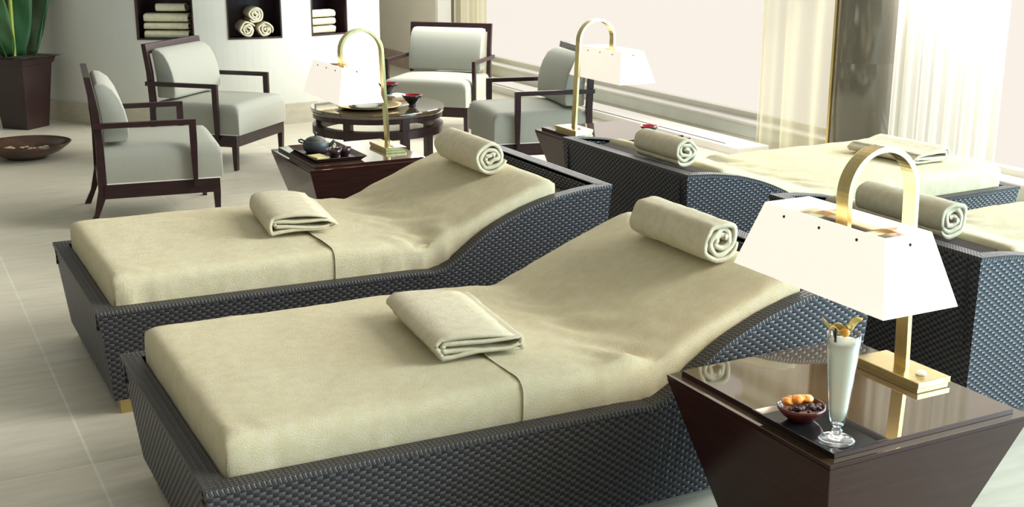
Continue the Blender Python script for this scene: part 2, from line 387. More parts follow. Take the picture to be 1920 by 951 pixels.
curtain(6.22, 7.05, 5.68, 'cream sheer curtain gathered to the left of the near granite column', M_SHEER, 3.5, .04, 1)
curtain(4.86, 5.72, 5.68, 'white sheer curtain hanging to the right of the near granite column', M_SHEERW, 7, .018, 3)
curtain(11.45, 12.12, 5.68, 'distant cream sheer curtain just right of the far column', M_SHEER, 5, .04, 5)

# ================================================================= LOUNGERS
LL, LW, RT = 1.932, 1.002, .05      # length, width, rim thickness
RIM = [(0, .373), (1.12, .360), (1.19, .352), (1.25, .376), (1.335, .440), (1.42, .493), (1.545, .545), (1.66, .578), (1.80, .600), (1.932, .607)]
MAT_A = [(0, .474), (.8, .468), (1.14, .452), (1.19, .450), (1.26, .478), (1.46, .556), (1.60, .608), (1.66, .628), (1.715, .636)]
MAT_B = [(x, z if x < 1.2 else z-.038*min(1, (x-1.2)/.4)) for x, z in MAT_A]
MAT = MAT_A
XS = sorted(set([i*LL/46 for i in range(47)]))
def rimz(x): return smooth_interp(RIM, x, .03)
INS, ZB = .036, .055
def uvq(bm, f, uvs):
    l = bm.loops.layers.uv.verify()
    for lp, q in zip(f.loops, uvs): lp[l].uv = q
def side_panel(y_top, y_bot):
    bm = bmesh.new()
    for a, b in zip(XS, XS[1:]):
        def X(x): return INS+(LL-2*INS)*x/LL
        q = [(X(a), y_bot, ZB), (X(b), y_bot, ZB), (b, y_top, rimz(b)), (a, y_top, rimz(a))]
        f = bm.faces.new([bm.verts.new(p) for p in q]); uvq(bm, f, [(p[0], p[2]) for p in q])
        # inner face
        yi = y_top+(RT if y_top < y_bot+1e-9 and y_top < .5 else -RT)
        yb = yi
        q = [(a, yb, .30), (b, yb, .30), (b, yi, rimz(b)-.001), (a, yi, rimz(a)-.001)]
        f = bm.faces.new([bm.verts.new(p) for p in q]); uvq(bm, f, [(p[0], p[2]) for p in q])
    return bm
def end_panel(x_top, x_bot, z):
    bm = bmesh.new()
    q = [(x_bot, INS, ZB), (x_bot, LW-INS, ZB), (x_top, LW, z), (x_top, 0, z)]
    f = bm.faces.new([bm.verts.new(p) for p in q]); uvq(bm, f, [(p[1], p[2]) for p in q])
    xi = x_top+(RT if x_top < 1 else -RT)
    q = [(xi, RT, .30), (xi, LW-RT, .30), (xi, LW-RT, z-.001), (xi, RT, z-.001)]
    f = bm.faces.new([bm.verts.new(p) for p in q]); uvq(bm, f, [(p[1], p[2]) for p in q])
    return bm
def rim_mesh():
    bm = bmesh.new(); T = .014
    def bar(pts_out, pts_in, uv_dir):
        s = 0
        for i in range(len(pts_out)-1):
            o0, o1, i0, i1 = pts_out[i], pts_out[i+1], pts_in[i], pts_in[i+1]
            d = (Vector(o1)-Vector(o0)).length
            for q, uu in (((o0, o1, i1, i0), ((s, 0), (s+d, 0), (s+d, RT), (s, RT))),
                          (((o0[0], o0[1], o0[2]-T), (o1[0], o1[1], o1[2]-T), o1, o0), ((s, -T), (s+d, -T), (s+d, 0), (s, 0))),
                          ((i0, i1, (i1[0], i1[1], i1[2]-T), (i0[0], i0[1], i0[2]-T)), ((s, RT), (s+d, RT), (s+d, RT+T), (s, RT+T)))):
                f = bm.faces.new([bm.verts.new(p) for p in q]); uvq(bm, f, uu)
            s += d
    e = .0015
    for yo, yi in ((-e, RT), (LW+e, LW-RT)):
        bar([(max(-e, min(LL+e, x)), yo, rimz(x)+.004) for x in XS], [(x, yi, rimz(x)+.004) for x in XS], 0)
    z0, z1 = rimz(0)+.004, rimz(LL)+.004
    bar([(-e, -e, z0), (-e, LW+e, z0)], [(RT, RT, z0), (RT, LW-RT, z0)], 1)
    bar([(LL+e, -e, z1), (LL+e, LW+e, z1)], [(LL-RT, RT, z1-.001), (LL-RT, LW-RT, z1-.001)], 1)
    return bm
MX0, MX1, MY0, MY1 = .056, 1.722, .058, LW-.058
def cover(xa, xb, lift, seed, cap_foot):
    """terry cover draped over the mattress between xa and xb"""
    bm = bmesh.new()
    side = [(0, 0), (0, .25), (-.0005, .5), (0, .72), (.005, .86), (.016, .955), (.032, .99), (.055, 1)]
    nx = int((xb-xa)/.018)
    stx = [(xa+(xb-xa)*i/nx, 1) for i in range(nx+1)]
    if cap_foot: stx = [(xa+d, h) for d, h in side]+[s for s in stx if s[0] > xa+.065]
    else: stx = stx[:-1]; stx = [s for s in stx if s[0] < xb-.065]+[(xb-d, h) for d, h in reversed(side)]
    sty = [(MY0+d, h) for d, h in side]+[(MY0+.055+(MY1-MY0-.11)*i/38, 1) for i in range(1, 38)]+[(MY1-d, h) for d, h in reversed(side)]
    R = .030; g = []
    for x, hx in stx:
        row = []
        for y, hy in sty:
            h = min(hx, hy) if min(hx, hy) < .9 else hx*hy
            zt = smooth_interp(MAT, x, .03)+lift
            zb = min(rimz(x)-.035, zt-.05)
            if x > 1.6: zb = zt-.13
            # crown and slight sag
            px, py = x, y
            # plan rounding
            ex = (xa+R-x) if cap_foot and x < xa+R else ((x-(xb-R)) if (not cap_foot and x > xb-R) else 0)
            ey = (MY0+R-y) if y < MY0+R else ((y-(MY1-R)) if y > MY1-R else 0)
            if ex > 0 and ey > 0:
                L = math.hypot(ex, ey); 
                if L > R:
                    k = (L-R)/L; px += (ex*k)*(1 if cap_foot else -1); py += ey*k*(1 if y < MY0+R else -1)
            z = zb+(zt-zb)*h
            edge = 1-h
            # wrinkles on the hanging sides
            amp = .007+.016*max(0, 1-abs(x-1.17)/.24)+.010*max(0, 1-abs(x-.13)/.14)
            wv = noise.noise(Vector((x*22+seed, z*3, seed)))+.5*noise.noise(Vector((x*55, z*6, seed+9)))
            sgn = -1 if y < LW/2 else 1
            if hy < .95: py += sgn*(abs(lift)*.8+edge*amp*1.6*abs(wv)-edge*.006)
            if hx < .95 and hy > .5: px += -(1 if cap_foot else -1)*edge*.003*noise.noise(Vector((y*16, z*4, seed)))
            if h > .9:
                z += .0035*noise.noise(Vector((x*7, y*7, seed)))+.0016*noise.noise(Vector((x*22, y*18, seed)))
                c = max(0, 1-abs(x-1.17)/.16); z += .016*c*noise.noise(Vector((x*16+y*9, y*7, seed)))*(1+2*max(0, 1-(y-MY0)/.25))
                k = max(0, 1-math.hypot((x-MX0-.06)*.8, y-MY0-.05)/.14) if cap_foot else 0; z += .008*k*noise.noise(Vector(((x+y)*30, (x-y)*10, seed)))
            row.append(bm.verts.new((px, py, z)))
        g.append(row)
    for i in range(len(g)-1):
        for j in range(len(g[0])-1): bm.faces.new((g[i][j], g[i+1][j], g[i+1][j+1], g[i][j+1]))
    bmesh.ops.remove_doubles(bm, verts=bm.verts, dist=2e-4)
    return bm
def make_lounger(label, seed):
    BLK = .556 if MAT is MAT_A else .574
    t = thing('lounger', label, 'lounger', group=None)
    link('side_panel', side_panel(0, INS), M_WICK, t, recalc=False); link('side_panel', side_panel(LW, LW-INS), M_WICK, t, recalc=False)
    link('foot_panel', end_panel(0, INS, rimz(0)), M_WICK, t, recalc=False); link('head_panel', end_panel(LL, LL-INS, rimz(LL)), M_WICK, t, recalc=False)
    o = link('rim', rim_mesh(), M_WRIM, t, recalc=False); o['label'] = 'flat wicker rim along the top edge'
    bm = bmesh.new(); box(bm, RT-.004, LL-RT+.004, RT-.004, LW-RT+.004, .27, .298); box(bm, INS+.01, LL-INS-.01, INS+.01, LW-INS-.01, ZB+.002, ZB+.02)
    link('deck', bm, M_DECK, t)
    bm = bmesh.new()
    prism(bm, [(MX0+.012, .300), (MX1-.03, .300)]+[(x, smooth_interp(MAT, x, .03)-.013) for x in (1.69, 1.6, 1.45, 1.3, 1.2, 1.1, .6, .1)], MY0+.012, MY1-.012)
    link('mattress', bm, M_TERRY, t)
    bm = cover(MX0, .838, 0, seed, True); o = link('foot_cover', bm, M_TERRY, t, smooth=True)
    bm = cover(.822, MX1, .0055, seed+4, False); o = link('head_cover', bm, M_TERRY, t, smooth=True)
    bm = bmesh.new(); prism(bm, [(1.735, .30), (1.835, .30), (1.835, BLK), (1.735, BLK+.012)], .11, LW-.11)
    o = link('backrest_block', bm, M_BLOCK, t); o['label'] = 'dark wooden block behind the raised head'
    for x in (.055, LL-.115):
        for y in (.055, LW-.115):
            bm = bmesh.new(); box(bm, x, x+.06, y, y+.06, 0, ZB+.003); o = link('foot', bm, M_BRASS, t, bevel=.002); o['label'] = 'square brass foot'
    return t
L1 = make_lounger('second wicker lounger, between the nearest lounger and the iron teapot table', 1)
L1.location = (.556, 3.924, 0)
L2 = make_lounger('nearest dark wicker lounger with cream terry cover, beside the table with the drink', 11)
L2.location = (.548, 2.50, 0)
# mirrored pair, head ends towards the first two
MAT = MAT_B
def mirrored(x, y, label, seed):
    t = make_lounger(label, seed); t.rotation_euler = (0, 0, pi); t.location = (x+LL, y+LW, 0); return t
L3 = mirrored(2.851, 3.938, 'dark wicker lounger turned to the window, its raised head backing on to the second lounger', 21)
L4 = mirrored(2.922, 2.515, 'dark wicker lounger at the right edge of the view, behind the large lit lamp', 31)
L3.location.y = 3.938+LW; L4.location.y = 2.515+LW

MAT = MAT_A
# ================================================================= TOWELS
def spiral_towel(name, label, cat, r, length, thick, turns, sx=0., flat=1., seed=0, mt=M_ROLL, group=None, loc=(0, 0, 0), rz=0, tilt=0, ring=10, start=None, gap=1.12, wob=.1, fold=None, end_bulge=.004, end=None, flipx=False, taper=0):
    """rolled (sx=0) or folded (sx>0 : straight half length) towel, axis along local y, resting on z=0"""
    pitch = thick*gap; r0 = thick*.45
    turns = (r-thick/2-r0)/pitch
    n = int(turns*30); c = []
    th0 = end-2*pi*turns if end is not None else (start if start is not None else -pi/2)
    for i in range(n+1):
        th = th0+2*pi*turns*(i/n); rr = r0+(r-thick/2-r0)*(i/n)
        k = max(-1, min(1, cos(th)*1.8))
        jx = wob*thick*noise.noise(Vector((th*.9, seed, 0))); jz = wob*thick*noise.noise(Vector((th*.9, seed, 7)))
        c.append(Vector(((-1 if flipx else 1)*(sx*k+rr*cos(th)+jx), flat*(rr*sin(th))+jz)))
    # outlines
    outp, inp = [], []
    for i, p in enumerate(c):
        d = (c[min(i+1, n)]-c[max(i-1, 0)]).normalized(); nn = Vector((d.y, -d.x))*(-1 if flipx else 1)
        h = thick/2*(.97)*(flat if abs(nn.y) > .7 and flat < 1 else 1)
        if i > n-4: h *= [1, .92, .75, .5][i-(n-3)] if i-(n-3) in (0, 1, 2, 3) else 1
        if i < 2: h *= .7
        outp.append(p+nn*h); inp.append(p-nn*h)
    prof = outp+inp[::-1]
    zmin = min(p.y for p in prof)
    if taper:
        prof = [Vector((p.x, zmin+(p.y-zmin)*(1-taper*(p.x/(sx+r))))) for p in prof]; c = [Vector((p.x, zmin+(p.y-zmin)*(1-taper*(p.x/(sx+r))))) for p in c]
    bm = bmesh.new(); rings = []; N = len(prof)
    ys = [-1, -.985, -.95]+[-.9+1.8*i/ring for i in range(ring+1)]+[.95, .985, 1]
    for v in ys:
        row = []
        shrink = 1-.10*max(0, (abs(v)-.93)/.07)**2
        for i, p in enumerate(prof):
            ci = c[i] if i < len(outp) else c[N-1-i]
            q = ci+(p-ci)*shrink
            j = i if i < len(outp) else N-1-i
            off = end_bulge*noise.noise(Vector((j*.13, seed, v)))*2 if abs(v) > .9 else 0
            nz = .0022*noise.noise(Vector((q.x*30, v*6, seed+q.y*30)))
            row.append(bm.verts.new((q.x+nz, v*length/2+off*(1 if v > 0 else -1), q.y-zmin+nz)))
        rings.append(row)
    for A, B in zip(rings, rings[1:]):
        for i in range(N): bm.faces.new((A[i], A[(i+1) % N], B[(i+1) % N], B[i]))
    for row in (rings[0], rings[-1]):
        m_ = len(outp)
        for i in range(m_-1): bm.faces.new((row[i], row[i+1], row[N-2-i], row[N-1-i]))
    o = link(name, bm, mt, None, smooth=True, loc=loc, rz=rz)
    o.rotation_euler = (0, tilt, rz)
    return tag(o, label, cat, group)
def matz(x): return smooth_interp(MAT, x, .03)+.006
SL = math.atan2(.628-.478, 1.66-1.26)
def roll_on(x, y, mirror, r=.061, **kw):
    pass
# head rolls lie across the raised heads, or behind the mattress end on the far pair
def head_roll(L, lx, ly, label, seed, mir=False, r=.070, length=.395, rz=0):
    if mir: X = L.location.x-lx; Y = L.location.y-ly; tilt = 0; z = .589
    else: X = L.location.x+lx; Y = L.location.y+ly; tilt = -SL; z = matz(lx)-.001
    return spiral_towel('rolled_towel', label, 'towel', r, length, .0165, 3.1, sx=.006, seed=seed, loc=(X, Y, z), rz=rz, tilt=tilt, end=-pi/2+.9, wob=.7, flat=1, flipx=mir)
head_roll(L2, 1.635, .495, 'rolled cream towel on the raised head of the nearest lounger', 3)
head_roll(L1, 1.615, .560, 'rolled cream towel on the raised head of the second lounger', 8)
head_roll(L3, 1.775, L3.location.y-4.33, 'rolled cream towel behind the head end of the lounger turned to the window', 15, True, r=.066, length=.32)
head_roll(L4, 1.775, L4.location.y-2.98, 'rolled cream towel seen through and right of the large brass lamp arch', 22, True, r=.068, length=.40)
def fold_towel(x, y, rz, label, seed, z=None, mir=False):
    return spiral_towel('folded_towel', label, 'towel', .046, .43, .0150, 2.25, sx=.090, seed=seed, loc=(x, y, z if z is not None else .477), rz=rz, end=2.05, wob=1.3, flat=.80, taper=.2 if not mir else -.2, ring=14, flipx=not mir, gap=1.12)
fold_towel(1.372, 2.968, -.10, 'folded cream towel lying on the middle of the nearest lounger', 5)
fold_towel(1.375, 4.445, -.12, 'folded cream towel lying on the middle of the second lounger', 6)
fold_towel(4.44, 4.40, .04, 'folded pale towel at the foot of the window-facing lounger, against the curtain', 9, mir=True)

# ================================================================= SIDE TABLES
TS, TZ = .61, .475
def side_dark(t):
    for o in bpy.data.objects:
        if o.parent == t and len(o.data.materials) == 1 and o.data.materials[0] == M_MAHOGTOP:
            o.data.materials.append(M_MAHOG)
            for p in o.data.polygons:
                if p.normal.z < .5: p.material_index = 1
def make_table(label, loc):
    t = thing('side_table', label, 'side table', loc, group=None)
    h = TS/2; bm = bmesh.new()
    frustum(bm, h, h, h-.135, h-.135, .02, h, h, TZ-.012)
    o = link('tapered_body', bm, M_MAHOG, t, bevel=.0015)
    bm = bmesh.new(); frustum(bm, h, h, h-.001, h-.001, TZ-.0119, h+.001, h+.001, TZ); link('table_edge', bm, M_MAHOGTOP, t, bevel=.001)
    side_dark(t)
    bm = bmesh.new(); box(bm, .030, TS-.030, .022, TS-.022, TZ+.0002, TZ+.013); link('top_panel', bm, M_MAHOGTOP, t, bevel=.0008)
    side_dark(t)
    bm = bmesh.new(); box(bm, .16, TS-.16, .16, TS-.16, 0, .0205); link('plinth', bm, M_BLACK, t)
    return t
TABX = dict(t1=(1.717, 1.815), t2=(1.747, 5.345), t3=(3.225, 5.285))
T1 = make_table('glossy dark mahogany tapered side table in the right foreground, holding the tall drink', TABX['t1']+(0,))
T2 = copy_thing(T1, TABX['t2']+(0,), label='glossy dark mahogany tapered side table holding the iron teapot tray')
T3 = copy_thing(T1, TABX['t3']+(0,), label='tapered side table left of the window-facing lounger, with the lamp whose arch curves right')
ZT = TZ+.0132
# ---- lamps
def make_lamp(label, loc, mir=False):
    t = thing('table_lamp', label, 'lamp', loc)
    s = 1 if not mir else -1
    bm = bmesh.new(); box(bm, -.055, .055, -.11, .11, .006, .022); o = link('base_plate', bm, M_BRASS, t, bevel=.002)
    bm = bmesh.new(); box(bm, -.051, .051, -.106, .106, 0, .006); link('base_shadow_step', bm, M_BRASS, t)
    bm = bmesh.new(); R = .106; zc = .484; W = .020; T = .007; pts = [(0, .02), (0, zc)]
    path = [(0, .022)]+[(0, .022+(zc-.022)*i/4) for i in range(1, 5)]
    path += [(-R+R*cos(a), zc+R*sin(a)) for a in [pi*i/28 for i in range(1, 29)]]+[(-2*R, zc-.03), (-2*R, zc-.068)]
    path = [(x-.045*z, z) for x, z in path]
    ra, rb = [], []
    for i, (x, z) in enumerate(path):
        a = Vector(path[max(0, i-1)]); b = Vector(path[min(len(path)-1, i+1)]); d = (b-a).normalized(); n = Vector((d.y, -d.x))*T
        ra.append((x+n.x, z+n.y)); rb.append((x-n.x, z-n.y))
    rows = [[bm.verts.new((s*p[0], y, p[1])) for p, y in ((A, -W), (A, W), (B, W), (B, -W))] for A, B in zip(ra, rb)]
    for A, B in zip(rows, rows[1:]):
        for k in range(4): bm.faces.new((A[k], A[(k+1) % 4], B[(k+1) % 4], B[k]))
    bm.faces.new(rows[0]); bm.faces.new(rows[-1][::-1])
    o = link('arched_strap', bm, M_BRASS, t, bevel=.001)
    cx = s*(-2*R-.018); zb, zt = .272, .437; a0, b0, a1, b1 = .112, .262, .070, .205; th = .004
    bm = bmesh.new()
    def ringv(a, b, z): return [bm.verts.new((cx+p*a, q*b, z)) for p, q in ((-1, -1), (1, -1), (1, 1), (-1, 1))]
    R_ = [ringv(a0, b0, zb), ringv(a1, b1, zt), ringv(a1-th, b1-th, zt), ringv(a0-th, b0-th, zb)]
    for i in range(4):
        A, B = R_[i], R_[(i+1) % 4]
        for k in range(4): bm.faces.new((A[k], A[(k+1) % 4], B[(k+1) % 4], B[k]))
    o = link('lamp_shade', bm, M_LAMPSHADE, t); o['label'] = 'glowing white tapered rectangular shade'
    bm = bmesh.new(); box(bm, cx-.052, cx+.052, -.160, .160, zt-.022, zt-.018)
    for sy in (-1, 1): box(bm, cx-.070+th, cx+.070-th, sy*.1-.004, sy*.1+.004, zt-.018, zt-.012)
    o = link('top_plate', bm, M_SHADEPLATE, t); o['label'] = 'polished bronze plate inside the shade opening'
    for sx, sy, dx in ((-1, -.125, 0), (-1, .0, 0), (-1, .125, 0), (1, -.1, 0), (1, .1, 0)):
        z = zt-.020; f = (zt-z)/(zt-zb); a = a1+(a0-a1)*f
        bm = bmesh.new(); bmesh.ops.create_uvsphere(bm, u_segments=10, v_segments=6, radius=.0038, matrix=Matrix.Translation((cx+sx*a, sy, z))); link('shade_stud', bm, M_BLACK, t, smooth=True)
    z = zt-.020; b_ = b1+(b0-b1)*(.020/(zt-zb))
    for q in (-1, 1):
        bm = bmesh.new(); bmesh.ops.create_uvsphere(bm, u_segments=10, v_segments=6, radius=.0038, matrix=Matrix.Translation((cx, q*b_, z))); link('shade_stud', bm, M_BLACK, t, smooth=True)
    bm = bmesh.new(); lathe(bm, [(0, .0), (.013, .0), (.013, .004), (.009, .009), (0, .0105)], 20, 0, -.065, .0222); link('switch_button', bm, M_SWITCH, t, smooth=True)
    l = bpy.data.lights.new('bulb', 'POINT'); l.energy = 1.6; l.color = (1, .82, .6); l.shadow_soft_size = .03
    lo = bpy.data.objects.new('bulb', l); COL.objects.link(lo); lo.parent = t; lo.location = (cx, 0, zb+.07)
    return t
make_lamp('large brass arched lamp with glowing white shade beside the tall drink', (2.226, 2.127, ZT))
make_lamp('brass arched lamp with glowing white shade beside the iron teapot', (2.255, 5.655, ZT))
make_lamp('brass arched lamp with its arch curving right, in front of the window', (3.345, 5.675, ZT), True)

# ================================================================= FOREGROUND TABLE ITEMS
def tray_mesh(a, b, h, th, flare, lip=True):
    bm = bmesh.new()
    R_ = []
    for aa, bb, z in ((a-flare, b-flare, 0), (a, b, h), (a-th, b-th, h), (a-flare-th, b-flare-th, th)):
        R_.append([bm.verts.new((p*aa, q*bb, z)) for p, q in ((-1, -1), (1, -1), (1, 1), (-1, 1))])
    for A, B in zip(R_, R_[1:]):
        for k in range(4): bm.faces.new((A[k], A[(k+1) % 4], B[(k+1) % 4], B[k]))
    bm.faces.new(R_[0]); bm.faces.new(R_[-1][::-1]); return bm
tr = link('serving_tray', tray_mesh(.082, .137, .012, .004, .014), M_BLACK, None, bevel=.0012, loc=(1.806, 1.955, ZT))
tag(tr, 'small black lacquer tray under the drink and the dried fruit bowl', 'tray')
ZTR = ZT+.0042
g = thing('drinking_glass', 'tall footed glass of milky drink on the small black tray', 'glass', (1.790, 1.880, ZTR))
bm = bmesh.new()
lathe(bm, [(0, 0), (.038, 0), (.040, .003), (.036, .006), (.022, .009), (.011, .013), (.008, .018), (.012, .023), (.012, .026), (.008, .031), (.009, .036), (.014, .040), (0, .0405)], 48)
link('stem_foot', bm, M_CLEAR, g, smooth=True)
bm = bmesh.new()
lathe(bm, [(0, .041), (.014, .041), (.018, .050), (.022, .080), (.0275, .140), (.0335, .205), (.0365, .250), (.0352, .250), (.0322, .205), (.0262, .140), (.0207, .080), (.0165, .052), (0, .049)], 48)
link('glass_bowl', bm, M_DRINKGLASS, g, smooth=True)
bm = bmesh.new(); lathe(bm, [(0, .0505), (.0155, .0525), (.0198, .081), (.0254, .140), (.0312, .205), (.0333, .231), (.031, .233), (0, .2335)], 48)
o = link('drink', bm, M_LIQUID, g, smooth=True); o['label'] = 'pale milky green liquid'
for q, (a, b) in enumerate((((-.020, .004), (-.031, -.006)), ((-.012, .010), (-.018, .020)))):
    bm = bmesh.new(); tube(bm, [(a[0]*.3, a[1]*.3, .12), (a[0], a[1], .225), (b[0], b[1], .268+.004*q)], .0026, 8); link('straw', bm, M_STRAW, g, smooth=True)
ph = thing('physalis_garnish', 'orange physalis berry with papery husk perched on the rim of the drink', 'fruit', (1.790, 1.880, ZTR+.252))
bm = bmesh.new(); bmesh.ops.create_uvsphere(bm, u_segments=20, v_segments=14, radius=.0105, matrix=Matrix.Translation((-.006, -.008, .004))@Matrix.Diagonal((1, 1, 1.15, 1))); link('berry', bm, M_BERRY, ph, smooth=True)
def husk(dirv, lift, length, wid, seed, sv=(-.2, -.55, .8)):
    bm = bmesh.new(); d = Vector(dirv).normalized(); s = Vector(sv).normalized(); N = 9; rows = []
    for i in range(N+1):
        u = i/N; wv = wid*sin(pi*min(1, u*.92+.08))**.8*(1-.3*u)
        c = Vector((-.006, -.008, .010))+d*length*u+Vector((0, 0, lift*u+.006*sin(u*7+seed)))
        rows.append([bm.verts.new(c+s*wv*k/3+Vector((0, 0, -.004*abs(k)/3+.0015*sin(3*k+seed+5*u)))) for k in range(-3, 4)])
    for A, B in zip(rows, rows[1:]):
        for k in range(6): bm.faces.new((A[k], A[k+1], B[k+1], B[k]))
    o = link('husk_petal', bm, M_HUSK, ph, smooth=True); sm = o.modifiers.new('solid', 'SOLIDIFY'); sm.thickness = .0008
husk((-.75, .55, 0), .022, .050, .011, 0); husk((-.9, .15, 0), .006, .040, .009, 2); husk((.70, -.55, .0), .034, .034, .011, 4, (-.6, .1, .6)); husk((.45, -.85, .0), .012, .016, .008, 6, (-.6, .1, .6))

bw = thing('fruit_bowl', 'small glazed red-brown bowl of dried fruit on the black tray', 'bowl', (1.800, 2.010, ZTR))
bm = bmesh.new(); lathe(bm, [(0, 0), (.028, 0), (.030, .004), (.044, .014), (.0545, .028), (.0555, .035), (.053, .036), (.051, .030), (.042, .017), (.02, .010), (0, .009)], 48)
link('bowl_shell', bm, M_BOWL, bw, smooth=True)
def blob(name, loc, rad, sc_, mt, seed, label, cat, group, rz=0):
    bm = bmesh.new(); bmesh.ops.create_icosphere(bm, subdivisions=3, radius=rad)
    for v in bm.verts:
        v.co *= 1+.25*noise.noise(v.co/rad*1.2+Vector((seed, 0, 0))); v.co = Vector((v.co.x*sc_[0], v.co.y*sc_[1], v.co.z*sc_[2]))
    o = link(name, bm, mt, None, smooth=True, loc=loc, rz=rz); return tag(o, label, cat, group)
apr = [(-.028, .022), (-.014, .028), (.002, .026), (.017, .022), (.030, .014), (-.004, .012)]
for i, (dx, dy) in enumerate(apr):
    blob('dried_apricot', (1.800+dx*.85, 2.010+dy*.85, ZTR+.041+.005*(i == 5)), .0150, (1, .9, .62), M_APRICOT, i*3.1, 'bright orange dried apricot heaped at the back of the red-brown bowl', 'dried fruit', 'dried apricots in the bowl', i*.8)
k = 0
for i in range(26):
    a = random.uniform(pi*.98, 2*pi*1.02); r_ = .040*math.sqrt(random.random())
    blob('raisin', (1.800+r_*cos(a), 2.008+r_*sin(a), ZTR+.031+random.random()*.006), .0070, (1, .75, .7), M_RAISIN, i*1.7, 'dark raisin heaped at the front of the red-brown bowl', 'dried fruit', 'raisins in the bowl', i)

# ================================================================= TEA TRAY ON THE SECOND TABLE
tt = link('tea_tray', tray_mesh(.130, .215, .022, .005, .024), M_FRAME, None, bevel=.0015, loc=(1.925, 5.625, ZT))
tag(tt, 'dark wooden flared tray carrying the iron teapot', 'tray')
ZTT = ZT+.0052
tp = thing('teapot', 'squat dark cast iron teapot with a knobbed lid', 'teapot', (1.895, 5.695, ZTT))
bm = bmesh.new(); lathe(bm, [(0, 0), (.045, 0), (.058, .010), (.064, .030), (.062, .048), (.052, .060), (.040, .064), (0, .064)], 40); link('pot_body', bm, M_IRON, tp, smooth=True)
bm = bmesh.new(); lathe(bm, [(.047, .0615), (.046, .066), (.030, .074), (.008, .079), (0, .079)], 40)
lid = link('lid', bm, M_IRON, tp, smooth=True)
bm = bmesh.new(); lathe(bm, [(0, .078), (.005, .079), (.004, .085), (.008, .090), (.008, .096), (0, .100)], 20); link('knob', bm, M_IRON, lid, smooth=True)
bm = bmesh.new(); tube(bm, [(.050, -.018, .028), (.068, -.026, .036), (.080, -.031, .050), (.084, -.033, .058)], [.012, .010, .008, .007], 12); link('spout', bm, M_IRON, tp, smooth=True)
bm = bmesh.new(); tube(bm, [(-.052, .015, .056), (-.066, .022, .064), (-.078, .026, .060), (-.076, .025, .052), (-.060, .019, .046)], .0045, 10); link('handle', bm, M_IRON, tp, smooth=True)
def cup(loc, label):
    t = thing('tea_cup', label, 'cup', loc, group=None)
    bm = bmesh.new(); lathe(bm, [(0, 0), (.019, 0), (.021, .005), (.031, .020), (.036, .042), (.034, .042), (.029, .020), (.015, .008), (0, .007)], 36); link('cup_body', bm, M_CUP, t, smooth=True)
    bm = bmesh.new(); lathe(bm, [(0, .030), (.0315, .030)], 36); link('tea', bm, M_MAHOGTOP, t)
    return t
c1 = cup((1.925, 5.515, ZTT), 'small dark tea cup at the front of the tray, nearer the teapot')
copy_thing(c1, (1.983, 5.535, ZTT), label='small dark tea cup at the right end of the tea tray')
spiral_towel('rolled_hand_towel', 'small beige rolled hand towel standing behind the tea cups', 'towel', .024, .08, .008, 2.5, seed=3, loc=(1.980, 5.745, ZTT), rz=.1)
bm = rbox(-.035, .035, -.05, .05, 0, .010, .004); o = link('folded_napkin', bm, M_GREENCLOTH, None, smooth=True, loc=(1.855, 5.545, ZTT), rz=.2); tag(o, 'pale green folded napkin on the tea tray in front of the teapot', 'napkin')

# red and black bowls
def red_bowl(loc, label, s=1.):
    t = thing('lacquer_bowl', label, 'bowl', loc, group=None)
    bm = bmesh.new(); lathe(bm, [(0, 0), (.026*s, 0), (.024*s, .006*s), (.020*s, .012*s), (.034*s, .026*s), (.055*s, .050*s), (.067*s, .072*s), (.065*s, .073*s)], 40); link('outer_shell', bm, M_BLACK, t, smooth=True)
    bm = bmesh.new(); lathe(bm, [(.068*s, .072*s), (.068*s, .075*s), (.064*s, .075*s), (.052*s, .050*s), (.032*s, .028*s), (0, .022*s)], 40); o = link('red_lining', bm, M_RED, t, smooth=True); o['label'] = 'bright red lacquer lining and rim'
    return t
# ================================================================= ROUND COFFEE TABLE
RX, RY, RZ = 2.945, 7.545, .41
rt_ = thing('round_coffee_table', 'round dark wooden coffee table with a lower ring, amid the four armchairs', 'coffee table', (RX, RY, 0))
bm = bmesh.new(); lathe(bm, [(0, .375), (.425, .375), (.435, .38), (.438, RZ), (.435, RZ+.003), (.30, RZ+.003), (0, RZ+.003)], 72); o = link('table_top', bm, M_MAHOGTOP, rt_); 
for p in o.data.polygons: p.use_smooth = abs(p.normal.z) < .7
bm = bmesh.new(); lathe(bm, [(.385, .345), (.425, .345), (.425, .378), (.385, .378), (.385, .345)], 72); link('apron', bm, M_FRAME, rt_, smooth=False)
bm = bmesh.new(); lathe(bm, [(.375, .245), (.430, .245), (.430, .298), (.375, .298), (.375, .245)], 72); link('lower_ring', bm, M_FRAME, rt_, smooth=False)
for a in (12, 140, 221, 273):
    bm = bmesh.new(); box(bm, -.022, .022, -.026, .026, 0, .376)
    bmesh.ops.transform(bm, matrix=Matrix.Rotation(radians(a), 4, 'Z')@Matrix.Translation((.405, 0, 0)), verts=bm.verts)
    link('leg', bm, M_FRAME, rt_, bevel=.002)
ZR = RZ+.0034
gp = thing('gold_platter', 'wide shallow gold platter on the round coffee table', 'platter', (2.855, 7.47, ZR))
bm = bmesh.new(); lathe(bm, [(0, 0), (.15, 0), (.19, .008), (.215, .018), (.213, .021), (.185, .012), (.14, .006), (0, .005)], 56); link('platter_dish', bm, M_GOLD, gp, smooth=True)
bm = bmesh.new(); lathe(bm, [(0, .007), (.11, .007), (.13, .0085), (.11, .012), (0, .012)], 40); o = link('dark_centre', bm, M_BLACK, gp, smooth=True)
red_bowl((3.123, 7.382, ZR), 'red-lined black bowl standing alone on the round coffee table')
